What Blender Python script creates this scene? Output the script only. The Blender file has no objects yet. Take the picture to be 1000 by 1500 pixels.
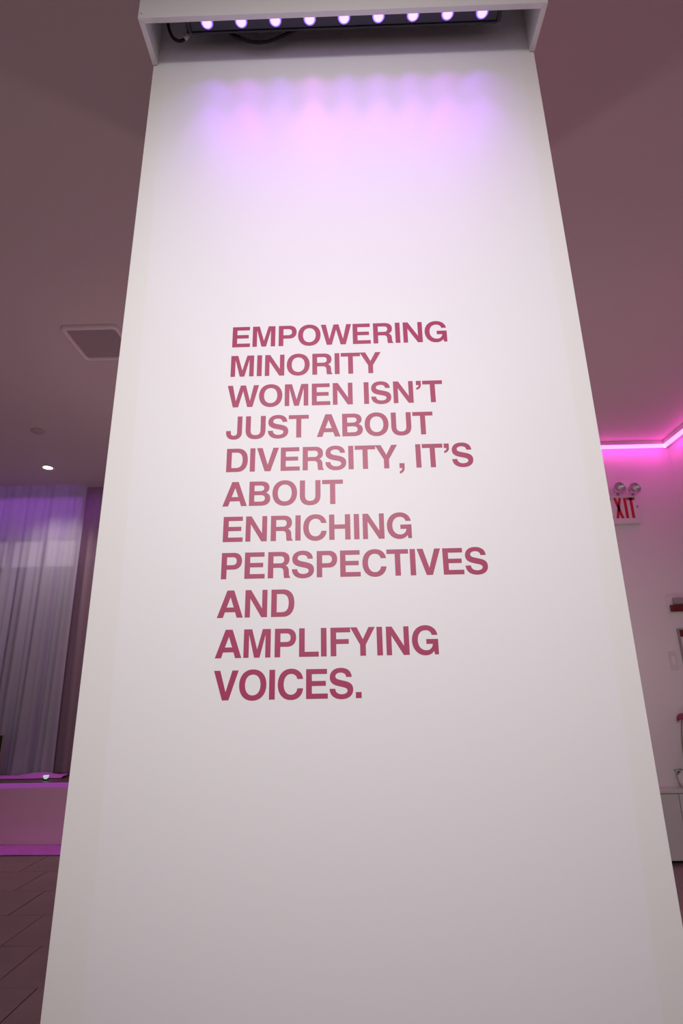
import bpy, bmesh, math, random
from mathutils import Vector, Matrix
random.seed(7)

# ------------------------------------------------------------------ camera
H = 1.48                                   # lens height above the floor
SC = bpy.context.scene
COL = SC.collection
PITCH, ROLL, YAW = 0.307587, -0.017510, -0.0177946
FPX = 823.5
fw = Vector((math.sin(YAW)*math.cos(PITCH), math.cos(YAW)*math.cos(PITCH), math.sin(PITCH)))
r0 = Vector((math.cos(YAW), -math.sin(YAW), 0)); u0 = r0.cross(fw)
rt = r0*math.cos(ROLL) + u0*math.sin(ROLL)
up = -r0*math.sin(ROLL) + u0*math.cos(ROLL)
cd = bpy.data.cameras.new('camera'); cam = bpy.data.objects.new('camera', cd); COL.objects.link(cam)
m = Matrix((rt, up, -fw)).transposed().to_4x4(); m.translation = Vector((0, 0, H)); cam.matrix_world = m
cd.sensor_fit = 'VERTICAL'; cd.sensor_height = 36.0; cd.lens = FPX/1500*36
cd.clip_start = 0.05; cd.clip_end = 60
SC.camera = cam

# ------------------------------------------------------------------ world, exposure
w = bpy.data.worlds.new('hall_ambient'); SC.world = w; w.use_nodes = True
w.node_tree.nodes['Background'].inputs[0].default_value = (1.0, 0.91, 0.92, 1)
w.node_tree.nodes['Background'].inputs[1].default_value = 0.36
vs = SC.view_settings
vs.view_transform = 'Standard'; vs.look = 'None'; vs.exposure = 0.0; vs.gamma = 1.0; vs.use_curve_mapping = False

# room dimensions
CEIL = 4.22                                # ceiling, left and middle of the hall
CEILR = 4.00                               # lower ceiling right of the column
CF = 1.45                                  # column front face (Y)
CX0, CX1 = -0.6845, 0.6985                 # column edges (X)
PZ = 3.67                                  # underside of the pelmet
YBR, YBL = 5.75, 7.62                      # back wall right / left
XR, XL = 3.50, -6.6
YREAR = -2.6
STZ = 0.595                                # stage height
YST = 6.53                                 # stage front


# ------------------------------------------------------------------ materials
def srgb(r, g, b):
    f = lambda c: (c/255/12.92 if c/255 <= 0.04045 else ((c/255+0.055)/1.055)**2.4)
    return (f(r), f(g), f(b), 1)

def mat(name, color, rough=0.6, metal=0.0, noise=None, bump=None, coat=0.0, spec=0.5):
    """principled material; noise=(scale, amount) modulates colour, bump=(scale, strength)"""
    M = bpy.data.materials.new(name); M.use_nodes = True
    nt = M.node_tree; b = nt.nodes['Principled BSDF']
    b.inputs['Base Color'].default_value = color
    b.inputs['Roughness'].default_value = rough
    b.inputs['Metallic'].default_value = metal
    b.inputs['Specular IOR Level'].default_value = spec
    b.inputs['Coat Weight'].default_value = coat
    tc = nt.nodes.new('ShaderNodeTexCoord')
    if noise:
        n = nt.nodes.new('ShaderNodeTexNoise'); n.inputs['Scale'].default_value = noise[0]
        n.inputs['Detail'].default_value = 5
        nt.links.new(tc.outputs['Object'], n.inputs['Vector'])
        mp = nt.nodes.new('ShaderNodeMapRange')
        mp.inputs['To Min'].default_value = 1-noise[1]; mp.inputs['To Max'].default_value = 1+noise[1]
        nt.links.new(n.outputs['Fac'], mp.inputs['Value'])
        mx = nt.nodes.new('ShaderNodeMix'); mx.data_type = 'RGBA'; mx.blend_type = 'MULTIPLY'
        mx.inputs['Factor'].default_value = 1
        mx.inputs['A'].default_value = color
        nt.links.new(mp.outputs['Result'], mx.inputs['B'])
        nt.links.new(mx.outputs['Result'], b.inputs['Base Color'])
    if bump:
        n2 = nt.nodes.new('ShaderNodeTexNoise'); n2.inputs['Scale'].default_value = bump[0]
        n2.inputs['Detail'].default_value = 4
        nt.links.new(tc.outputs['Object'], n2.inputs['Vector'])
        bp = nt.nodes.new('ShaderNodeBump'); bp.inputs['Strength'].default_value = bump[1]
        bp.inputs['Distance'].default_value = 0.01
        nt.links.new(n2.outputs['Fac'], bp.inputs['Height'])
        nt.links.new(bp.outputs['Normal'], b.inputs['Normal'])
    return M

def emis(name, color, strength):
    M = bpy.data.materials.new(name); M.use_nodes = True
    nt = M.node_tree; b = nt.nodes['Principled BSDF']
    b.inputs['Base Color'].default_value = (0.8, 0.8, 0.8, 1)
    b.inputs['Emission Color'].default_value = color
    b.inputs['Emission Strength'].default_value = strength
    return M

def sheer(name, color, opaque, trans, clear):
    """woven cloth that reflects, glows from behind and lets some light straight through"""
    M = bpy.data.materials.new(name); M.use_nodes = True
    nt = M.node_tree; nt.nodes.clear()
    out = nt.nodes.new('ShaderNodeOutputMaterial')
    d = nt.nodes.new('ShaderNodeBsdfDiffuse'); d.inputs[0].default_value = color
    t = nt.nodes.new('ShaderNodeBsdfTranslucent'); t.inputs[0].default_value = color
    c = nt.nodes.new('ShaderNodeBsdfTransparent')
    m1 = nt.nodes.new('ShaderNodeMixShader'); m1.inputs[0].default_value = trans/(opaque+trans)
    m2 = nt.nodes.new('ShaderNodeMixShader'); m2.inputs[0].default_value = clear
    nt.links.new(d.outputs[0], m1.inputs[1]); nt.links.new(t.outputs[0], m1.inputs[2])
    nt.links.new(m1.outputs[0], m2.inputs[1]); nt.links.new(c.outputs[0], m2.inputs[2])
    nt.links.new(m2.outputs[0], out.inputs[0])
    return M

M = dict(
    column=mat('column_paint', (0.84, 0.82, 0.795, 1), 0.52, noise=(1.3, 0.015), bump=(14, 0.012)),
    panel=mat('column_panel_paint', (0.85, 0.83, 0.84, 1), 0.52, noise=(1.1, 0.012), bump=(9, 0.012)),
    pelmet=mat('pelmet_paint', (0.86, 0.845, 0.83, 1), 0.5, noise=(3, 0.02), bump=(40, 0.03)),
    vinyl=mat('letter_vinyl', (0.38, 0.018, 0.098, 1), 0.46, noise=(6, 0.04), spec=0.55),
    wall=mat('wall_paint', (0.72, 0.70, 0.68, 1), 0.6, noise=(1.5, 0.02), bump=(30, 0.02)),
    ceiling=mat('ceiling_paint', (0.62, 0.50, 0.51, 1), 0.7, noise=(0.8, 0.03), bump=(30, 0.02)),
    vent=mat('vent_enamel', (0.76, 0.62, 0.64, 1), 0.5),
    detector=mat('detector_plastic', (0.47, 0.36, 0.38, 1), 0.6),
    vent_dark=mat('vent_panel', (0.36, 0.27, 0.29, 1), 0.6),
    tile=mat('floor_tile', (0.29, 0.195, 0.19, 1), 0.38, noise=(2.4, 0.28), bump=(6, 0.02)),
    grout=mat('floor_grout', (0.05, 0.03, 0.03, 1), 0.8, noise=(20, 0.1)),
    marble=mat('marble_border', (0.55, 0.50, 0.52, 1), 0.35, noise=(5, 0.3)),
    riser=mat('stage_riser_paint', (0.84, 0.50, 0.66, 1), 0.5, noise=(1.5, 0.06)),
    stage_top=mat('stage_boards', (0.15, 0.09, 0.095, 1), 0.4, noise=(6, 0.2)),
    black=mat('black_metal', (0.018, 0.016, 0.02, 1), 0.45),
    bar=mat('led_bar_enamel', (0.035, 0.03, 0.05, 1), 0.4),
    cable=mat('cable_rubber', (0.005, 0.005, 0.006, 1), 0.55, spec=0.25),
    tag=mat('cable_tag', (0.6, 0.58, 0.56, 1), 0.5),
    sign=mat('exit_sign_housing', (0.70, 0.66, 0.66, 1), 0.45),
    red=mat('exit_red', (0.50, 0.005, 0.012, 1), 0.5),
    dkred=mat('alarm_red', (0.12, 0.004, 0.008, 1), 0.4),
    chrome=mat('lamp_chrome', (0.55, 0.53, 0.53, 1), 0.28, metal=1.0),
    lens=mat('lamp_lens', (0.75, 0.74, 0.72, 1), 0.15, coat=0.5),
    grey=mat('grey_plastic', (0.30, 0.28, 0.27, 1), 0.5),
    plate=mat('switch_plate', (0.62, 0.60, 0.58, 1), 0.4),
    bench=mat('bench_laminate', (0.62, 0.62, 0.59, 1), 0.4, noise=(1.2, 0.03)),
    pot=mat('pot_ceramic', (0.80, 0.80, 0.78, 1), 0.3),
    bloom=mat('bloom_petal', (0.25, 0.055, 0.09, 1), 0.6),
    stem=mat('plant_stem', (0.20, 0.19, 0.15, 1), 0.6),
    leaf=mat('plant_leaf', (0.06, 0.12, 0.04, 1), 0.5),
    tan=mat('tan_frame_wood', (0.36, 0.28, 0.22, 1), 0.5, noise=(20, 0.15)),
    screen=mat('dark_board', (0.012, 0.008, 0.009, 1), 0.4),
    winframe=mat('window_frame_paint', (0.16, 0.13, 0.13, 1), 0.5),
    pane=mat('window_glass_dark', (0.09, 0.085, 0.09, 1), 0.15),
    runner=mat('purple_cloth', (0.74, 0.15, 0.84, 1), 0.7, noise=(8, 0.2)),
    curtain=sheer('sheer_curtain_cloth', (0.68, 0.62, 0.76, 1), 0.58, 0.36, 0.13),
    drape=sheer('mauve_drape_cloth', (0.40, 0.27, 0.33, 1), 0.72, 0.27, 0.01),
)


# ------------------------------------------------------------------ helpers
def add_box(bm, x0, x1, y0, y1, z0, z1, bev=0.0, seg=2):
    b2 = bmesh.new()
    bmesh.ops.create_cube(b2, size=1)
    bmesh.ops.scale(b2, vec=(x1-x0, y1-y0, z1-z0), verts=b2.verts)
    bmesh.ops.translate(b2, vec=((x0+x1)/2, (y0+y1)/2, (z0+z1)/2), verts=b2.verts)
    if bev:
        bmesh.ops.bevel(b2, geom=list(b2.edges), offset=bev, segments=seg, affect='EDGES', profile=0.6)
    merge(bm, b2)

def merge(bm, b2):
    me = bpy.data.meshes.new('tmp'); b2.to_mesh(me); b2.free(); bm.from_mesh(me); bpy.data.meshes.remove(me)

def add_prism(bm, pts, axis, a0, a1):
    """polygon pts (2D) extruded along axis 'x'|'y'|'z' from a0 to a1"""
    def P(p, a):
        return {'x': (a, p[0], p[1]), 'y': (p[0], a, p[1]), 'z': (p[0], p[1], a)}[axis]
    n = len(pts)
    va = [bm.verts.new(P(p, a0)) for p in pts]; vb = [bm.verts.new(P(p, a1)) for p in pts]
    bm.faces.new(va); bm.faces.new(vb[::-1])
    for i in range(n):
        bm.faces.new((va[i], vb[i], vb[(i+1) % n], va[(i+1) % n]))
    bmesh.ops.recalc_face_normals(bm, faces=bm.faces)

def add_lathe(bm, prof, n=32, center=(0, 0, 0), axis='z', smooth=True):
    """profile [(r, h)...] revolved about axis"""
    c = Vector(center); rings = []
    for r, h in prof:
        ring = []
        for i in range(n):
            a = 2*math.pi*i/n; p = (r*math.cos(a), r*math.sin(a), h)
            if axis == 'y': p = (p[0], h, p[1])
            if axis == 'x': p = (h, p[0], p[1])
            ring.append(bm.verts.new(c+Vector(p)))
        rings.append(ring)
    for a, b in zip(rings, rings[1:]):
        for i in range(n):
            f = bm.faces.new((a[i], a[(i+1) % n], b[(i+1) % n], b[i])); f.smooth = smooth
    bm.faces.new(rings[0][::-1]); bm.faces.new(rings[-1])
    bmesh.ops.remove_doubles(bm, verts=bm.verts, dist=1e-6)
    bmesh.ops.recalc_face_normals(bm, faces=bm.faces)

def catmull(pts, k=10):
    P = [Vector(p) for p in pts]; P = [2*P[0]-P[1]] + P + [2*P[-1]-P[-2]]; out = []
    for i in range(1, len(P)-2):
        for j in range(k):
            t = j/k; a, b, c, d = P[i-1:i+3]
            out.append(0.5*((2*b)+(c-a)*t+(2*a-5*b+4*c-d)*t*t+(-a+3*b-3*c+d)*t**3))
    out.append(P[-2]); return out

def add_tube(bm, pts, r, n=10):
    pts = [Vector(p) for p in pts]; rings = []
    for i, p in enumerate(pts):
        t = (pts[min(i+1, len(pts)-1)]-pts[max(i-1, 0)]).normalized()
        s = t.cross(Vector((0.13, 0.2, 0.97))).normalized(); q = t.cross(s)
        rr = r(i/(len(pts)-1)) if callable(r) else r
        rings.append([bm.verts.new(p+(s*math.cos(2*math.pi*k/n)+q*math.sin(2*math.pi*k/n))*rr) for k in range(n)])
    for a, b in zip(rings, rings[1:]):
        for k in range(n):
            bm.faces.new((a[k], a[(k+1) % n], b[(k+1) % n], b[k])).smooth = True
    bm.faces.new(rings[0][::-1]); bm.faces.new(rings[-1])
    bmesh.ops.recalc_face_normals(bm, faces=bm.faces)

def obj(name, bm, material, parent=None, loc=None):
    me = bpy.data.meshes.new(name); bm.to_mesh(me); bm.free()
    if material: me.materials.append(M[material] if isinstance(material, str) else material)
    o = bpy.data.objects.new(name, me); COL.objects.link(o)
    if parent:
        o.parent = parent
        o.matrix_parent_inverse = Matrix.Translation(-parent.location)
    if loc: o.location = loc
    return o

def box(name, material, dims, parent=None, bev=0.0):
    bm = bmesh.new(); add_box(bm, *dims, bev=bev); return obj(name, bm, material, parent)

def thing(name, label, cat, loc, group=None):
    o = bpy.data.objects.new(name, None); COL.objects.link(o); o.location = loc; o.empty_display_size = 0.05
    o['label'] = label; o['category'] = cat
    if group: o['group'] = group
    return o

def tag(o, label, cat, group=None):
    o['label'] = label; o['category'] = cat
    if group: o['group'] = group
    return o

def struct(o, label):
    o['kind'] = 'structure'; o['label'] = label; return o

def lamp(name, kind, loc, color, energy, parent, target=None, size=0.05, angle=60, blend=1.0):
    ld = bpy.data.lights.new(name, kind); ld.color = color; ld.energy = energy
    ld.shadow_soft_size = size
    if kind == 'SPOT': ld.spot_size = math.radians(angle); ld.spot_blend = blend
    o = bpy.data.objects.new(name, ld); COL.objects.link(o)
    o.location = Vector(loc)-parent.location; o.parent = parent
    if target is not None:
        o.rotation_euler = (Vector(target)-Vector(loc)).to_track_quat('-Z', 'Y').to_euler()
    return o


# ------------------------------------------------------------------ added key light for the column front, shaped as a ceiling spotlight
SPOT = Vector((-0.16, -2.2, 3.35))
AIM = Vector((0.03, CF, 2.22))
sp = thing('added_spotlight', 'added white spotlight, out of view, aimed at the front of the column', 'spotlight', (SPOT.x, SPOT.y, CEIL))
bm = bmesh.new(); add_lathe(bm, [(0.0, 0), (0.07, 0), (0.07, -0.025), (0.0, -0.025)], 24, (SPOT.x, SPOT.y, CEIL)); obj('mount', bm, 'plate', sp)
bm = bmesh.new(); add_tube(bm, [(SPOT.x, SPOT.y, CEIL-0.02), (SPOT.x, SPOT.y, SPOT.z+0.06)], 0.012); obj('stem', bm, 'plate', sp)
dirv = (AIM-SPOT).normalized()
bm = bmesh.new(); add_lathe(bm, [(0.06, -0.20), (0.20, -0.14), (0.29, 0.0), (0.305, 0.02), (0.285, 0.02), (0.26, -0.03), (0.0, -0.05)], 28)
bmesh.ops.transform(bm, matrix=Matrix.Translation(SPOT-dirv*0.03) @ dirv.to_track_quat('Z', 'Y').to_matrix().to_4x4(), verts=bm.verts)
obj('housing', bm, 'plate', sp)
lamp('lamp', 'SPOT', SPOT+dirv*0.02, (1.0, 0.992, 0.972), 445, sp, AIM, size=0.30, angle=60, blend=1.0)

# two pink fill lights added behind the column to brighten the ceiling
for ux, uy, watt, side in ((-1.62, 4.5, 90, 'left'), (1.55, 3.9, 56, 'right')):
    up_ = thing('added_uplight', 'added black fill uplight with a pink lamp hidden behind the column, on its %s side' % side, 'uplight', (ux, uy, 0), 'added uplights behind the column')
    bm = bmesh.new(); add_lathe(bm, [(0, 0.0), (0.19, 0.0), (0.21, 0.02), (0.21, 0.13), (0.204, 0.14), (0.196, 0.14), (0.190, 0.11), (0, 0.11)], 32, (ux, uy, 0.002)); obj('housing', bm, 'black', up_)
    bm = bmesh.new(); add_lathe(bm, [(0, 0.112), (0.188, 0.112), (0.17, 0.122), (0, 0.128)], 32, (ux, uy, 0.002)); obj('lens', bm, emis('added_uplight_glow', (1, 0.6, 0.7, 1), 3), up_)
    lamp('lamp', 'SPOT', (ux, uy, 0.16), (1.0, 0.76, 0.81), watt, up_, (ux, uy, 4), size=0.20, angle=165, blend=0.6)

# ------------------------------------------------------------------ floor: base and tiles
fl = struct(box('floor', 'grout', (XL, XR, YREAR, YBL, -0.12, -0.006)), 'dark brown tiled floor around the white column')
TW, TL = 0.514, 1.028
g = 0.0035
tile_me = None
nrow = 0
for r in range(-12, 6):
    ya, yb = 3.582+r*TW, 3.582+(r+1)*TW
    if yb > 6.16: continue
    seam = -1.982 - 0.258*r
    k0 = math.floor((-5.4-seam)/TL)
    for k in range(k0, k0+11):
        xa, xb = seam+k*TL, seam+(k+1)*TL
        if xb > XR-0.01 or xa < XL: continue
        cx, cy = (xa+xb)/2, (ya+yb)/2
        if abs(cx) < 0.5 and CF < cy < CF+0.9: continue
        if tile_me is None:
            bm = bmesh.new(); add_box(bm, -TL/2+g, TL/2-g, -TW/2+g, TW/2-g, -0.006, 0.0, bev=0.0015, seg=1)
            t = obj('floor_tile', bm, 'tile', fl); tile_me = t.data
        else:
            t = bpy.data.objects.new('floor_tile', tile_me); COL.objects.link(t); t.parent = fl
        t.location = (cx, cy, random.uniform(-0.0006, 0.0006))

# ------------------------------------------------------------------ ceiling and walls
struct(box('ceiling', 'ceiling', (XL, 0.0, YREAR, YBL, CEIL, CEIL+0.1)), 'plain taupe painted ceiling')
struct(box('ceiling_lower', 'ceiling', (0.0, XR, YREAR, YBL, CEILR, CEIL+0.1)), 'slightly lower taupe ceiling right of the column')
struct(box('wall_back_right', 'wall', (0.1, XR, YBR, YBR+0.12, 0, CEILR)), 'white back wall washed pink under the light strip')
struct(box('wall_return', 'wall', (0.0, 0.1, YBR, YBL, 0, CEILR)), 'short wall return hidden behind the column')
struct(box('wall_right', 'wall', (XR, XR+0.12, YREAR, YBR+0.12, 0, CEILR)), 'white side wall with pink light along its top')
struct(box('wall_left', 'wall', (XL-0.12, XL, YREAR, YBL+0.12, 0, CEIL)), 'plain white wall at the stage side')
# back wall left, with the opening for the window behind the curtain
WX0, WX1, WZ0, WZ1 = -5.30, -1.90, 0.9, 3.62
bm = bmesh.new()
add_box(bm, XL, WX0, YBL, YBL+0.12, 0, CEIL); add_box(bm, WX1, 0.1, YBL, YBL+0.12, 0, CEIL)
add_box(bm, WX0, WX1, YBL, YBL+0.12, 0, WZ0); add_box(bm, WX0, WX1, YBL, YBL+0.12, WZ1, CEIL)
struct(obj('wall_back_left', bm, 'wall'), 'wall behind the stage curtain')
bm = bmesh.new()
TR0, TR1 = 3.0, 3.19
add_box(bm, WX0, WX1, YBL-0.03, YBL+0.09, WZ1-0.05, WZ1); add_box(bm, WX0, WX1, YBL-0.03, YBL+0.09, WZ0, WZ0+0.06)
add_box(bm, WX0, WX1, YBL-0.04, YBL+0.1, TR0, TR1)
NP = 7
for i in range(NP+1):
    x = WX0+(WX1-WX0)*i/NP
    add_box(bm, max(WX0, x-0.03), min(WX1, x+0.03), YBL-0.035, YBL+0.095, WZ0, WZ1)
wn = struct(obj('window_1', bm, 'winframe'), 'dim window with a thick transom bar behind the sheer curtain')
daylit = emis('daylit_transom_glass', (1.0, 0.86, 0.82, 1), 0.5)
for i in range(NP):
    xa = WX0+(WX1-WX0)*i/NP+0.03; xb = WX0+(WX1-WX0)*(i+1)/NP-0.03
    box('lower_pane', 'pane', (xa, xb, YBL+0.03, YBL+0.04, WZ0+0.06, TR0), wn)
    box('transom_pane', daylit, (xa, xb, YBL+0.03, YBL+0.04, TR1, WZ1-0.05), wn)

# ------------------------------------------------------------------ the column
cb = bmesh.new(); add_box(cb, CX0, CX1, CF+0.012, CF+0.95, 0, CEILR)
cl = struct(obj('column', cb, 'column'), 'broad white square column carrying the red lettering')
box('capital_block', 'column', (CX0, -0.001, CF, CF+0.95, CEILR, CEIL), cl)
# feathered corner beads and the flat skim panel between them (widths drift as on the real plaster)
Lb = [(0.0, -0.5965), (0.82, -0.597), (1.2, -0.598), (2.22, -0.614), (3.65, -0.6425), (CEILR, -0.6425)]
Rb = [(0.0, 0.620), (0.93, 0.625), (1.42, 0.640), (2.4, 0.642), (3.52, 0.643), (CEILR, 0.643)]
def bead(edge, inner):
    bm = bmesh.new(); prev = None
    for z, x in inner:
        ring = [bm.verts.new(q) for q in ((edge, CF+0.0016, z), (x, CF, z), (x, CF+0.0122, z), (edge, CF+0.0122, z))]
        if prev:
            for i in range(4):
                bm.faces.new((prev[i], prev[(i+1) % 4], ring[(i+1) % 4], ring[i]))
        else: bm.faces.new(ring)
        prev = ring
    bm.faces.new(prev[::-1]); bmesh.ops.recalc_face_normals(bm, faces=bm.faces)
    return bm
obj('corner_bead', bead(CX0, Lb), 'column', cl); obj('corner_bead', bead(CX1, Rb), 'column', cl)
bm = bmesh.new()
poly = [(x, z) for z, x in Lb] + [(x, z) for z, x in Rb[::-1]]
add_prism(bm, poly, 'y', CF-0.0004, CF+0.012)
obj('front_panel', bm, 'panel', cl)

# ------------------------------------------------------------------ pelmet over the column and the light bar inside it
PD, PT, PTOP = 0.153, 0.018, 3.98
pm = thing('light_pelmet', 'white painted board pelmet across the top of the column', 'pelmet', ((CX0+CX1)/2, CF, PZ))
PXA, PXB = CX0-0.002, CX1+0.002
YF = CF-PD
def mitre(pts, name):
    bm = bmesh.new(); add_prism(bm, pts, 'z', PZ, PTOP)
    bmesh.ops.bevel(bm, geom=[e for e in bm.edges], offset=0.0008, segments=1, affect='EDGES')
    return obj(name, bm, 'pelmet', pm)
gp = 0.0006
mitre([(PXA+gp, YF), (PXB-gp, YF), (PXB-PT-gp, YF+PT), (PXA+PT+gp, YF+PT)], 'front_board')
mitre([(PXA, YF+gp), (PXA+PT, YF+PT+gp), (PXA+PT, CF-0.001), (PXA, CF-0.001)], 'side_board')
mitre([(PXB, YF+gp), (PXB, CF-0.001), (PXB-PT, CF-0.001), (PXB-PT, YF+PT+gp)], 'side_board')
box('top_board', 'pelmet', (PXA+PT, PXB-PT, YF+PT, CF-0.001, PTOP-PT, PTOP), pm)
bm = bmesh.new(); add_lathe(bm, [(0, 0.0005), (0.003, 0.0005), (0.003, -0.0006), (0, -0.0006)], 10, (PXA+0.011, YF, PZ+0.021), 'y'); obj('nail_head', bm, 'grey', pm)

BZ = 3.722                                  # underside of the LED bar
BX0, BX1, BY0, BY1 = -0.527, 0.553, 1.318, 1.378
bar = thing('led_bar_light', 'black bar of nine violet lamps tucked behind the white pelmet', 'light bar', ((BX0+BX1)/2, (BY0+BY1)/2, BZ))
bm = bmesh.new(); add_box(bm, BX0, BX1, BY0, BY1, BZ, BZ+0.075, bev=0.003); obj('housing', bm, 'bar', bar)
for s in (BX0-0.012, BX1):
    box('end_cap', 'black', (s, s+0.012, BY0-0.003, BY1+0.003, BZ-0.003, BZ+0.08), bar, bev=0.002)
box('rear_fin', 'black', (BX0, BX1, BY1, BY1+0.006, BZ-0.004, BZ+0.05), bar)
for s in (BX0+0.1, BX1-0.12):
    box('bracket', 'black', (s, s+0.02, BY0+0.02, BY1-0.02, BZ+0.075, PTOP-PT), bar)
dome = emis('led_dome_glow', (0.74, 0.36, 1.0, 1), 1.75)
rim = emis('led_fringe_blue', (0.14, 0.04, 1.0, 1), 0.9)  # blue colour fringe round the lamps, put in as a glowing rim
NL = 9; dx = 0.1201; lx0 = -0.4655; LY = (BY0+BY1)/2
cols = [(0.40, 0.06, 1), (0.64, 0.05, 1), (0.40, 0.07, 1), (0.82, 0.14, 1), (0.50, 0.09, 1), (0.54, 0.11, 1), (0.54, 0.09, 1), (0.60, 0.06, 1), (0.44, 0.05, 1)]
lens0 = None
for i in range(NL):
    x = lx0+i*dx
    if lens0 is None:
        bm = bmesh.new(); add_lathe(bm, [(0.0, 0.002), (0.0215, 0.002), (0.0215, -0.004), (0.017, -0.005), (0, -0.005)], 24)
        l = obj('lamp_rim', bm, rim, bar); lens0 = l.data
        bm = bmesh.new(); add_lathe(bm, [(0.0165, -0.003)]+[(0.0165*math.cos(a*math.pi/16), -0.003-0.0125*math.sin(a*math.pi/16)) for a in range(1, 9)], 24)
        d = obj('lamp_dome', bm, dome, l); dome0 = d.data
    else:
        l = bpy.data.objects.new('lamp_rim', lens0); COL.objects.link(l); l.parent = bar; l.matrix_parent_inverse = Matrix.Translation(-bar.location)
        d = bpy.data.objects.new('lamp_dome', dome0); COL.objects.link(d); d.parent = l
    l.location = (x, LY, BZ)
    d.matrix_parent_inverse = Matrix.Identity(4); d.location = (0, 0, 0)
    lamp('lamp_beam', 'SPOT', (x, LY, BZ-0.022), cols[i], 6.4, bar, (x, LY+0.055, BZ-1.0), size=0.012, angle=44, blend=1.0)
    lamp('lamp_spill', 'SPOT', (x, LY, BZ-0.022), (cols[i][0]*0.85, cols[i][1]*0.8, 1), 1.3, bar, (x, LY+0.05, BZ-1.0), size=0.006, angle=88, blend=1.0)

cbm = bmesh.new(); add_tube(cbm, catmull([(BX0-0.022, BY1+0.005, BZ+0.06), (BX0-0.020, BY1+0.02, BZ+0.030), (BX0-0.032, BY1+0.025, BZ+0.006), (BX0-0.058, BY1+0.022, BZ-0.005), (BX0-0.080, BY1+0.01, BZ+0.014), (BX0-0.090, BY1-0.01, BZ+0.07), (BX0-0.088, BY1-0.02, BZ+0.2)]), 0.0055)
cb1 = tag(obj('power_cable', cbm, 'cable'), 'short black cable looping beside the left end of the lamp bar', 'cable', 'lamp bar cables')
bm = bmesh.new(); add_tube(bm, [(BX0-0.020, BY1+0.0215, BZ+0.022), (BX0-0.034, BY1+0.0255, BZ+0.004)], 0.0068); obj('cable_tag', bm, 'tag', cb1)
cbm = bmesh.new(); add_tube(cbm, catmull([(-0.44, BY1+0.014, BZ+0.08), (-0.41, BY1+0.018, BZ+0.034), (-0.372, BY1+0.022, BZ+0.006), (-0.322, BY1+0.030, BZ-0.012), (-0.267, BY1+0.032, BZ-0.013), (-0.212, BY1+0.026, BZ+0.002), (-0.156, BY1+0.018, BZ+0.022), (-0.08, BY1+0.016, BZ+0.036), (0.03, BY1+0.016, BZ+0.06)]), 0.0058)
tag(obj('power_cable', cbm, 'cable'), 'black cable sagging in a shallow curve under the lamp bar', 'cable', 'lamp bar cables')

# ------------------------------------------------------------------ lettering on the column
def path(s):
    """mini outline language: M x y, L x y, C x1 y1 x2 y2 x y, Z"""
    tok = s.split(); i = 0; cs = []; cur = []
    def num(k):
        nonlocal i
        v = [float(t) for t in tok[i:i+k]]; i += k; return v
    while i < len(tok):
        c = tok[i]; i += 1
        if c == 'M':
            cur = [tuple(num(2))]; cs.append(cur)
        elif c == 'L':
            while i < len(tok) and tok[i] not in 'MLCZ': cur.append(tuple(num(2)))
        elif c == 'C':
            while i < len(tok) and tok[i] not in 'MLCZ':
                p0 = cur[-1]; a, b, c1, d1, e, f = num(6)
                for k in range(1, 11):
                    t = k/10; u = 1-t
                    cur.append((u**3*p0[0]+3*u*u*t*a+3*u*t*t*c1+t**3*e, u**3*p0[1]+3*u*u*t*b+3*u*t*t*d1+t**3*f))
    return cs

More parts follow.
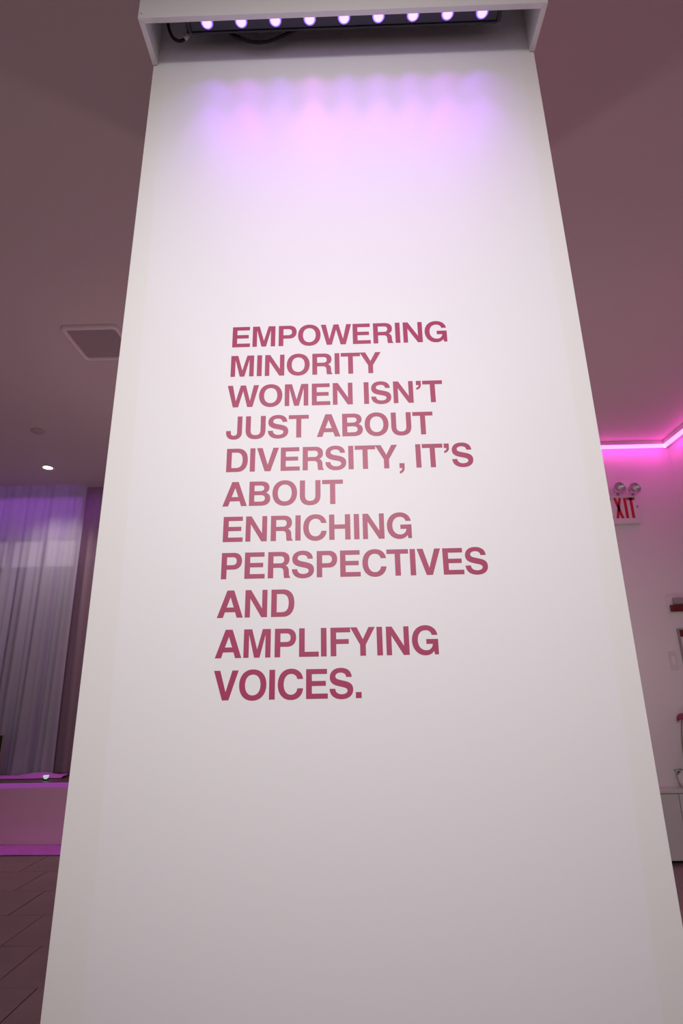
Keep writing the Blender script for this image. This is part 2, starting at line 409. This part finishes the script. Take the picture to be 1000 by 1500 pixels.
GL = {  # advance, outline in thousandths of an em, capital height 718
 'A': (722, 'M 20 0 L 270 718 452 718 702 0 541 0 494 145 228 145 180 0 Z M 269 269 L 454 269 363 538 Z'),
 'B': (722, 'M 76 0 L 76 718 400 718 C 555 718 640 650 640 533 C 640 460 605 408 545 379 C 625 355 669 292 669 205 C 669 75 575 0 415 0 Z M 222 597 L 222 430 380 430 C 457 430 495 460 495 515 C 495 570 455 597 370 597 Z M 222 311 L 222 121 400 121 C 480 121 517 155 517 216 C 517 278 477 311 390 311 Z'),
 'C': (722, 'M 682 483 C 665 643 543 737 381 737 C 170 737 44 580 44 359 C 44 138 170 -19 381 -19 C 549 -19 672 88 684 259 L 538 259 C 524 162 465 108 380 108 C 256 108 194 222 194 359 C 194 496 256 610 380 610 C 462 610 522 562 535 483 Z'),
 'D': (722, 'M 76 0 L 76 718 385 718 C 580 718 685 585 685 359 C 685 133 580 0 390 0 Z M 222 121 L 355 121 C 482 121 535 208 535 359 C 535 510 482 597 345 597 L 222 597 Z'),
 'E': (667, 'M 76 0 L 76 718 606 718 606 594 222 594 222 428 574 428 574 307 222 307 222 124 621 124 621 0 Z'),
 'F': (611, 'M 76 0 L 76 718 587 718 587 594 222 594 222 424 545 424 545 303 222 303 222 0 Z'),
 'G': (778, 'M 703 488 C 684 648 551 737 399 737 C 183 737 44 575 44 356 C 44 138 183 -19 380 -19 C 468 -19 548 18 596 88 L 612 0 L 713 0 L 713 386 L 410 386 L 410 264 L 572 264 C 558 162 495 108 404 108 C 262 108 194 226 194 356 C 194 492 262 610 404 610 C 478 610 544 568 557 488 Z'),
 'H': (722, 'M 71 0 L 71 718 217 718 217 430 505 430 505 718 651 718 651 0 505 0 505 306 217 306 217 0 Z'),
 'I': (278, 'M 66 0 L 66 718 212 718 212 0 Z'),
 'J': (556, 'M 342 718 L 484 718 484 215 C 484 60 398 -18 253 -18 C 105 -18 22 70 22 210 L 22 258 L 160 258 L 160 205 C 160 140 190 105 250 105 C 314 105 342 140 342 205 Z'),
 'L': (611, 'M 76 0 L 76 718 222 718 222 124 583 124 583 0 Z'),
 'M': (833, 'M 69 0 L 69 718 280 718 419 205 555 718 765 718 765 0 629 0 629 575 487 0 347 0 205 575 205 0 Z'),
 'N': (722, 'M 69 0 L 69 718 220 718 518 229 518 718 654 718 654 0 504 0 205 491 205 0 Z'),
 'O': (778, 'M 389 737 C 173 737 44 580 44 359 C 44 138 173 -19 389 -19 C 605 -19 734 138 734 359 C 734 580 605 737 389 737 Z M 389 610 C 520 610 584 500 584 359 C 584 218 520 108 389 108 C 258 108 194 218 194 359 C 194 500 258 610 389 610 Z'),
 'P': (667, 'M 76 0 L 76 718 400 718 C 545 718 627 630 627 490 C 627 350 545 258 400 258 L 222 258 222 0 Z M 222 597 L 222 379 365 379 C 448 379 484 417 484 488 C 484 559 448 597 365 597 Z'),
 'R': (722, 'M 76 0 L 76 718 430 718 C 575 718 655 640 655 520 C 655 430 620 370 545 340 C 615 312 638 262 640 175 C 641 95 645 45 677 22 L 677 0 L 517 0 C 497 50 501 110 497 170 C 492 248 465 280 380 280 L 222 280 222 0 Z M 222 597 L 222 402 405 402 C 478 402 509 438 509 500 C 509 562 478 597 405 597 Z'),
 'S': (667, 'M 39 233 C 41 66 168 -19 338 -19 C 512 -19 631 68 631 212 C 631 330 562 384 425 416 L 300 446 C 218 466 188 490 188 530 C 188 584 240 620 320 620 C 405 620 454 580 458 511 L 600 511 C 596 655 490 737 325 737 C 150 737 46 642 46 505 C 46 390 118 330 255 297 L 385 266 C 462 247 488 226 488 185 C 488 134 430 100 345 100 C 245 100 186 147 182 233 Z'),
 'T': (611, 'M 14 594 L 14 718 598 718 598 594 379 594 379 0 233 0 233 594 Z'),
 'U': (722, 'M 72 718 L 218 718 218 268 C 218 158 263 108 361 108 C 460 108 505 158 505 268 L 505 718 L 651 718 L 651 275 C 651 75 545 -19 361 -19 C 178 -19 72 75 72 275 Z'),
 'V': (667, 'M 19 718 L 180 718 334 195 488 718 648 718 415 0 252 0 Z'),
 'W': (944, 'M 5 718 L 160 718 264 200 395 718 549 718 681 200 784 718 939 718 761 0 606 0 472 535 338 0 183 0 Z'),
 'Y': (667, 'M 15 718 L 184 718 336 415 486 718 653 718 407 275 407 0 261 0 261 275 Z'),
 ',': (278, 'M 66 146 L 212 146 L 212 20 C 212 -80 160 -150 66 -168 L 66 -100 C 112 -88 138 -50 138 0 L 66 0 Z'),
 "'": (278, 'M 66 718 L 212 718 L 212 592 C 212 505 160 440 66 424 L 66 488 C 112 500 138 530 138 578 L 66 578 Z'),
 '.': (278, 'M 66 0 L 66 146 212 146 212 0 Z'),
}
_gm = {}
def glyph_mesh(ch, em, depth, material):
    key = (ch, em, material)
    if key in _gm: return _gm[key]
    cu = bpy.data.curves.new('outline', 'CURVE'); cu.dimensions = '2D'; cu.fill_mode = 'BOTH'; cu.extrude = depth/2
    for c in path(GL[ch][1]):
        if len(c) > 2 and (abs(c[0][0]-c[-1][0])+abs(c[0][1]-c[-1][1])) < 1e-3: c = c[:-1]
        s = cu.splines.new('POLY'); s.points.add(len(c)-1); s.use_cyclic_u = True
        for pnt, (x, y) in zip(s.points, c): pnt.co = (x*em/1000, y*em/1000, 0, 1)
    tmp = bpy.data.objects.new('outline', cu); COL.objects.link(tmp)
    dg = bpy.context.evaluated_depsgraph_get()
    me = bpy.data.meshes.new_from_object(tmp.evaluated_get(dg)); me.name = 'letter'
    bpy.data.objects.remove(tmp); bpy.data.curves.remove(cu)
    me.materials.clear(); me.materials.append(M[material])
    _gm[key] = me; return me

LINES = ["EMPOWERING", "MINORITY", "WOMEN ISN'T", "JUST ABOUT", "DIVERSITY, IT'S", "ABOUT", "ENRICHING", "PERSPECTIVES", "AND", "AMPLIFYING", "VOICES."]
EM = 0.0705/0.718; TRACK = -40
quote = thing('wall_lettering', 'dark red vinyl capital lettering in eleven lines on the white column', 'lettering', (0, CF-0.0006, 2.0))
for i, ln in enumerate(LINES):
    zb = 2.4660-0.10042*i
    le = bpy.data.objects.new('text_line', None); COL.objects.link(le); le.parent = quote; le.empty_display_size = 0.02
    le.location = (-0.3525, 0, zb-2.0)
    le['label'] = 'line of red capitals reading ' + ln
    xc = 0.0
    for ch in ln:
        if ch == ' ': xc += (278+TRACK)*EM/1000; continue
        me = glyph_mesh(ch, EM, 0.0004, 'vinyl')
        o = bpy.data.objects.new('letter', me); COL.objects.link(o); o.parent = le
        o.location = (xc, 0, 0); o.rotation_euler = (math.pi/2, 0, 0)
        xc += (GL[ch][0]+TRACK)*EM/1000

# ------------------------------------------------------------------ ceiling fittings
def rrect(cx, cy, hx, hy, r, n=6):
    out = []
    for sx, sy, a0 in ((1, 1, 0), (-1, 1, 90), (-1, -1, 180), (1, -1, 270)):
        for k in range(n+1):
            a = math.radians(a0+90*k/n); out.append((cx+sx*(hx-r)+r*math.cos(a), cy+sy*(hy-r)+r*math.sin(a)))
    return out
VX, VY = -2.005, 3.90
vt = thing('ceiling_vent', 'square ceiling air vent with a rounded rim left of the column', 'vent', (VX, VY, CEIL))
bm = bmesh.new(); prev = None; rings = []
for hx, z in ((0.228, CEIL), (0.228, CEIL-0.02), (0.219, CEIL-0.032), (0.205, CEIL-0.034), (0.195, CEIL-0.022), (0.195, CEIL)):
    rings.append([bm.verts.new((x, y, z)) for x, y in rrect(VX, VY, hx, hx, 0.045-(0.228-hx)*0.6)])
for a, b in zip(rings, rings[1:]):
    for k in range(len(a)): bm.faces.new((a[k], a[(k+1) % len(a)], b[(k+1) % len(a)], b[k])).smooth = True
bmesh.ops.recalc_face_normals(bm, faces=bm.faces); obj('rim', bm, 'vent', vt)
bm = bmesh.new(); add_prism(bm, rrect(VX, VY, 0.194, 0.194, 0.028), 'z', CEIL-0.014, CEIL); obj('panel', bm, 'vent_dark', vt)

DX, DY = -3.80, 6.49
dl = thing('downlight', 'lit round recessed downlight in the ceiling above the stage curtain', 'downlight', (DX, DY, CEIL))
bm = bmesh.new(); add_lathe(bm, [(0.074, 0), (0.086, 0), (0.086, -0.006), (0.078, -0.010), (0.074, -0.006)], 32, (DX, DY, CEIL)); obj('trim_ring', bm, 'vent', dl)
bm = bmesh.new(); add_lathe(bm, [(0, 0), (0.0745, 0), (0.0745, -0.0055), (0, -0.0075)], 32, (DX, DY, CEIL)); obj('diffuser', bm, emis('downlight_glow', (1, 0.97, 0.94, 1), 6), dl)
lamp('lamp', 'SPOT', (DX, DY, CEIL-0.03), (1, 0.92, 0.86), 80, dl, (DX, DY, 0), size=0.07, angle=118)

SX, SY = -3.37, 5.46
sd = thing('smoke_detector', 'small round unlit ceiling disc above the stage', 'detector', (SX, SY, CEIL))
bm = bmesh.new(); add_lathe(bm, [(0, 0), (0.066, 0), (0.066, -0.010), (0.058, -0.022), (0.045, -0.026), (0, -0.028)], 32, (SX, SY, CEIL)); obj('body', bm, 'detector', sd)
bm = bmesh.new(); add_lathe(bm, [(0, -0.0275), (0.02, -0.0275), (0.018, -0.032), (0, -0.032)], 20, (SX, SY, CEIL)); obj('sensor_cap', bm, 'detector', sd)

# pink light strip where the right-hand walls meet the ceiling
ls = thing('led_strip', 'pink glowing light strip along the ceiling edge above the exit sign', 'light strip', (XR-0.06, YBR-0.06, CEILR))
pink = emis('pink_led_glow', (1.0, 0.06, 0.66, 1), 8.0)
SZ = CEILR-0.06
bm = bmesh.new(); add_box(bm, 0.12, XR-0.085, YBR-0.115, YBR-0.085, SZ-0.016, SZ+0.016, bev=0.006); obj('light_tube', bm, pink, ls)
bm = bmesh.new(); add_box(bm, XR-0.115, XR-0.085, YREAR+0.05, YBR-0.085, SZ-0.016, SZ+0.016, bev=0.006); obj('light_tube', bm, pink, ls)
box('channel', 'wall', (0.12, XR-0.001, YBR-0.118, YBR-0.001, SZ+0.018, CEILR-0.001), ls)
box('channel', 'wall', (XR-0.118, XR-0.001, YREAR+0.05, YBR-0.119, SZ+0.018, CEILR-0.001), ls)

# ------------------------------------------------------------------ exit sign with two lamp heads
EX0, EX1, EZ0, EZ1 = 2.615, 3.03, 3.092, 3.402
es = thing('exit_sign', 'white exit sign with red letters and two lamp heads beside the column', 'exit sign', ((EX0+EX1)/2, YBR, EZ0))
box('housing', 'sign', (EX0, EX1, YBR-0.06, YBR-0.001, EZ0, EZ1), es, bev=0.006)
lw, lh, zl = 0.075, 0.225, EZ0+0.056
def strokes(name, segs, ox):
    bm = bmesh.new()
    for (xa, za, xb, zb, wd) in segs:
        if za == zb:
            pts = [(xa, za-wd/2), (xb, za-wd/2), (xb, zb+wd/2), (xa, zb+wd/2)]
        else:
            pts = [(xa-wd/2, za), (xa+wd/2, za), (xb+wd/2, zb), (xb-wd/2, zb)]
        add_prism(bm, [(ox+p[0], zl+p[1]) for p in pts], 'y', YBR-0.0635, YBR-0.060)
    obj(name, bm, 'red', es)
ST = 0.028
strokes('letter', [(0.013, 0, 0.013, lh, ST), (0.026, 0.013, lw, 0.013, ST), (0.026, lh/2, lw-0.01, lh/2, ST), (0.026, lh-0.013, lw, lh-0.013, ST)], 2.668)
strokes('letter', [(0.013, 0, lw-0.008, lh, ST), (lw-0.008, 0, 0.013, lh, ST)], 2.7735)
strokes('letter', [(0.013, 0, 0.013, lh, ST)], 2.877)
strokes('letter', [(0.042, 0, 0.042, lh, ST), (0.0, lh-0.013, 0.084, lh-0.013, ST)], 2.911)
strokes('chevron', [(0.0, 0.112, 0.010, 0.125, 0.010), (0.0, 0.138, 0.010, 0.125, 0.010)], 3.004)
for hx, hz in ((2.838, 3.472), (2.994, 3.462)):
    bm = bmesh.new(); add_lathe(bm, [(0.018, 0.03), (0.045, 0.02), (0.06, -0.02), (0.064, -0.035), (0.058, -0.037), (0.054, -0.03), (0.0, -0.018)], 28, (hx, YBR-0.08, hz), 'y')
    h = obj('lamp_head', bm, 'chrome', es)
    bm = bmesh.new(); add_lathe(bm, [(0, -0.045)]+[(0.022*math.sin(a*math.pi/10), -0.02-0.025*math.cos(a*math.pi/10)) for a in range(1, 6)], 16, (hx, YBR-0.08, hz), 'y'); obj('bulb', bm, 'lens', h)
    bm = bmesh.new(); add_tube(bm, [(hx, YBR-0.045, EZ1-0.005), (hx, YBR-0.045, hz-0.03), (hx, YBR-0.06, hz)], 0.012); obj('neck', bm, 'grey', h)

# ------------------------------------------------------------------ things on the right back wall, at the picture edge
fa = thing('fire_alarm', 'dark red wall alarm with a pale lens beside the right corner', 'alarm', (3.26, YBR, 2.165))
box('back_plate', 'sign', (3.15, 3.38, YBR-0.02, YBR-0.001, 2.165, 2.335), fa, bev=0.004)
box('housing', 'dkred', (3.165, 3.365, YBR-0.06, YBR-0.02, 2.175, 2.240), fa, bev=0.008)
box('strobe_lens', 'grey', (3.205, 3.325, YBR-0.055, YBR-0.02, 2.246, 2.312), fa, bev=0.012)

nb = thing('framed_notice', 'dark framed grey notice with a red heading below the wall alarm', 'notice', (3.31, YBR, 1.49))
for d in ((3.20, 3.215, 1.49, 2.01), (3.405, 3.42, 1.49, 2.01), (3.215, 3.405, 1.49, 1.505), (3.215, 3.405, 1.995, 2.01)):
    box('frame_rail', 'grey', (d[0], d[1], YBR-0.025, YBR-0.001, d[2], d[3]), nb, bev=0.002)
box('sheet', 'plate', (3.215, 3.405, YBR-0.012, YBR-0.002, 1.505, 1.93), nb)
box('heading', 'dkred', (3.215, 3.405, YBR-0.0135, YBR-0.002, 1.93, 1.995), nb)

sw = thing('wall_switch', 'pale switch plate on the back wall beside the framed notice', 'switch', (3.11, YBR, 1.62))
box('plate', 'plate', (3.075, 3.15, YBR-0.008, YBR-0.001, 1.62, 1.79), sw, bev=0.003)
box('rocker', 'lens', (3.095, 3.13, YBR-0.014, YBR-0.008, 1.66, 1.75), sw, bev=0.003)

BYF, BTOP = 5.585, 0.592
bn = thing('low_bench', 'long low white boxed ledge against the right back wall', 'bench', (2.4, BYF, 0))
box('carcass', 'bench', (0.9, XR-0.002, BYF+0.022, YBR-0.002, 0.07, BTOP-0.03), bn)
box('worktop', 'bench', (0.88, XR-0.002, BYF-0.012, YBR-0.002, BTOP-0.03, BTOP), bn, bev=0.004)
box('toe_kick', 'black', (0.92, XR-0.002, BYF+0.06, BYF+0.09, 0.0, 0.07), bn)
for i in range(4):
    xa = 0.9+i*(XR-0.902)/4
    box('door', 'bench', (xa+0.003, xa+(XR-0.902)/4-0.003, BYF, BYF+0.02, 0.035, BTOP-0.036), bn, bev=0.003)

PX, PY = 2.987, 5.665
pl = thing('potted_flower', 'white pot with a dusky pink bloom standing on the low bench', 'plant', (PX, PY, BTOP))
bm = bmesh.new(); add_lathe(bm, [(0, 0), (0.05, 0), (0.066, 0.05), (0.074, 0.14), (0.078, 0.15), (0.072, 0.15), (0.066, 0.13), (0, 0.125)], 28, (PX, PY, BTOP)); obj('pot', bm, 'pot', pl)
for sgn, hz in ((0, 0.60), (1, 0.52)):
    tip = (PX+0.055+0.13*sgn, PY-0.02+0.05*sgn, BTOP+hz)
    bm = bmesh.new(); add_tube(bm, catmull([(PX+0.01, PY, BTOP+0.12), (PX+0.02+0.02*sgn, PY, BTOP+0.35), (PX+0.045+0.10*sgn, PY-0.01, BTOP+hz-0.05), tip]), 0.005, 6); s = obj('stem', bm, 'stem', pl)
    bm = bmesh.new()
    for k in range(9):
        a = k*2.39996; el = 0.25+0.09*k
        c = Vector(tip)+Vector((math.cos(a)*math.cos(el), math.sin(a)*math.cos(el), math.sin(el)-0.45))*0.035
        b2 = bmesh.new(); bmesh.ops.create_icosphere(b2, subdivisions=2, radius=0.034)
        nrm = Vector((math.cos(a)*math.cos(el), math.sin(a)*math.cos(el), math.sin(el)))
        bmesh.ops.scale(b2, vec=(1, 1, 0.38), verts=b2.verts)
        bmesh.ops.transform(b2, matrix=Matrix.Translation(c) @ nrm.to_track_quat('Z', 'Y').to_matrix().to_4x4(), verts=b2.verts)
        for f in b2.faces: f.smooth = True
        merge(bm, b2)
    obj('bloom', bm, 'bloom', pl)
for k in range(4):
    a = k*1.57+0.5; bm = bmesh.new(); n = 8; L = 0.15; vs_ = []
    for i in range(n+1):
        t = i/n; wd = 0.022*math.sin(math.pi*min(1, t*0.93+0.05)); rr = L*t*0.8; z = BTOP+0.125+0.11*t-0.12*t*t
        c = Vector((PX+math.cos(a)*rr, PY+math.sin(a)*rr, z)); s = Vector((-math.sin(a), math.cos(a), 0))*wd
        vs_.append([bm.verts.new(c-s), bm.verts.new(c+Vector((0, 0, -0.004))), bm.verts.new(c+s)])
    for p_, q_ in zip(vs_, vs_[1:]):
        for j in range(2): bm.faces.new((p_[j], p_[j+1], q_[j+1], q_[j])).smooth = True
    obj('leaf', bm, 'leaf', pl)

# ------------------------------------------------------------------ the stage on the left
SXA, SXB = -6.55, -0.4
st = thing('stage', 'low mauve stage platform with purple edge in front of the curtain', 'stage', (-3.5, YST, 0))
box('riser', 'riser', (SXA, SXB, YST, YST+0.03, 0.0, STZ-0.05), st)
for i in range(12):
    xa = SXA+(SXB-SXA)*i/12
    box('deck_board', 'stage_top', (xa+0.002, xa+(SXB-SXA)/12-0.002, YST+0.012, YBL-0.01, STZ-0.03, STZ), st)
edge = emis('stage_edge_glow', (0.62, 0.12, 0.70, 1), 0.28)
bm = bmesh.new(); add_box(bm, SXA, SXB, YST-0.012, YST+0.011, STZ-0.048, STZ-0.002, bev=0.004); edge.node_tree.nodes['Principled BSDF'].inputs['Base Color'].default_value = (0.35, 0.10, 0.42, 1); obj('nosing_strip', bm, edge, st)  # purple edge strip with emission added to its colour, no lamp in it

def rumple(name, x0, x1, y0, y1, z, amp, label, nx=150, ny=8):
    me = bpy.data.meshes.new(name); V = []; F = []
    for j in range(ny+1):
        for i in range(nx+1):
            x = x0+(x1-x0)*i/nx; y = y0+(y1-y0)*j/ny; e = math.sin(math.pi*j/ny)
            V.append((x, y+0.4*amp*math.sin(x*7)*(0 if j == ny else 1), z+0.003+e*amp*(1+0.7*math.sin(x*5.1+1)+0.45*math.sin(x*13+j))*0.7))
    for j in range(ny):
        for i in range(nx):
            a = j*(nx+1)+i; F.append((a, a+1, a+nx+2, a+nx+1))
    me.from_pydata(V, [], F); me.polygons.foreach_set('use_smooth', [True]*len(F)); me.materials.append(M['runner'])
    o = bpy.data.objects.new(name, me); COL.objects.link(o)
    sol = o.modifiers.new('thickness', 'SOLIDIFY'); sol.thickness = 0.004; sol.offset = 1
    return tag(o, label, 'cloth')
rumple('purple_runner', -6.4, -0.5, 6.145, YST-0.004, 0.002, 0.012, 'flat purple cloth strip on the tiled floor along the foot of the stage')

def cloth(name, material, x0, x1, y, z0, z1, amp, freq, label, cat, seed, flare=0.0, group=None, nx=260, nz=26):
    rnd = random.Random(seed); ph = [rnd.uniform(0, 6.28) for _ in range(4)]
    me = bpy.data.meshes.new(name); V = []; F = []
    for j in range(nz+1):
        v = j/nz; z = z0+(z1-z0)*v
        for i in range(nx+1):
            u = i/nx; x = x0+(x1-x0)*u; s = x*freq
            wv = math.sin(s*6.28+ph[0]+0.5*math.sin(v*3+ph[1])) + 0.45*math.sin(s*2.7*6.28+ph[2]+0.4*v) + 0.35*math.sin(s*0.43*6.28+ph[3])
            a = amp*(0.25+0.75*(1-v))
            V.append((x+0.4*a*math.cos(s*6.28+ph[0])+flare*(1-v)*(u-0.5), y+a*wv, z))
    for j in range(nz):
        for i in range(nx):
            a = j*(nx+1)+i; F.append((a, a+1, a+nx+2, a+nx+1))
    me.from_pydata(V, [], F); me.polygons.foreach_set('use_smooth', [True]*len(F)); me.update()
    me.materials.append(M[material])
    o = bpy.data.objects.new(name, me); COL.objects.link(o)
    return tag(o, label, cat, group)
cloth('sheer_curtain', 'curtain', -6.3, -3.58, 7.10, STZ+0.012, CEIL-0.004, 0.05, 3.4, 'pale lilac sheer curtain hanging full height behind the stage', 'curtain', 3)
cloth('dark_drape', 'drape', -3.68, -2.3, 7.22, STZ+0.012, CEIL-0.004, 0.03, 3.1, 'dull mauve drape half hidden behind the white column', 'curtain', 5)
# violet strip at the ceiling between curtain and wall
box_v = emis('violet_led_glow', (0.45, 0.06, 1.0, 1), 17)
vl = thing('curtain_light', 'violet light strip on the ceiling behind the sheer curtain', 'light strip', (-4.4, 7.38, CEIL))
bm = bmesh.new(); add_box(bm, -6.4, -2.2, 7.42, 7.46, CEIL-0.032, CEIL-0.014, bev=0.004); obj('light_tube', bm, box_v, vl)
box('channel', 'black', (-6.4, -2.2, 7.39, 7.47, CEIL-0.012, CEIL-0.001), vl)
box('lip', 'black', (-6.4, -2.2, 7.38, 7.39, CEIL-0.080, CEIL-0.001), vl)

rumple('purple_runner', -6.3, -3.3, 6.80, 7.02, STZ+0.002, 0.032, 'rumpled purple cloth lying on the stage along the curtain hem')

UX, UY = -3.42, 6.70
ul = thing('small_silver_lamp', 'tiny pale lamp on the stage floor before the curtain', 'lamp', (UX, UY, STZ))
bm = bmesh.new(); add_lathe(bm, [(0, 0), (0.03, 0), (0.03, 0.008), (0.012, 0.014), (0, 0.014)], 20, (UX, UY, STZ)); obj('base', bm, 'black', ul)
bm = bmesh.new(); add_lathe(bm, [(0.012, 0.012), (0.026, 0.026), (0.032, 0.05), (0.028, 0.05), (0.0, 0.04)], 20, (UX, UY, STZ)); obj('shell', bm, emis('lamp_glint_glow', (0.75, 0.9, 1.0, 1), 0.5), ul)  # pale glint put in as a faint bluish emission of the shell

FX, FY = -3.965, 6.72
fb = thing('framed_board', 'upright black board with a thin tan frame on the stage edge', 'board', (FX-0.3, FY, STZ))
FH = 0.482; FWd = 0.62
for d in ((FX-0.013, FX, 0, FH), (FX-FWd, FX-FWd+0.016, 0, FH), (FX-FWd+0.016, FX-0.013, 0, 0.016), (FX-FWd+0.016, FX-0.013, FH-0.016, FH)):
    box('frame_rail', 'tan', (d[0], d[1], FY-0.010, FY+0.010, STZ+d[2], STZ+d[3]), fb, bev=0.002)
box('board_face', 'screen', (FX-FWd+0.014, FX-0.014, FY-0.006, FY+0.006, STZ+0.014, STZ+FH-0.014), fb)
bm = bmesh.new(); add_prism(bm, [(FY+0.018, STZ+0.3), (FY+0.03, STZ+0.3), (FY+0.075, STZ), (FY+0.06, STZ)], 'x', FX-FWd/2-0.02, FX-FWd/2+0.02); obj('prop_leg', bm, 'tan', fb)
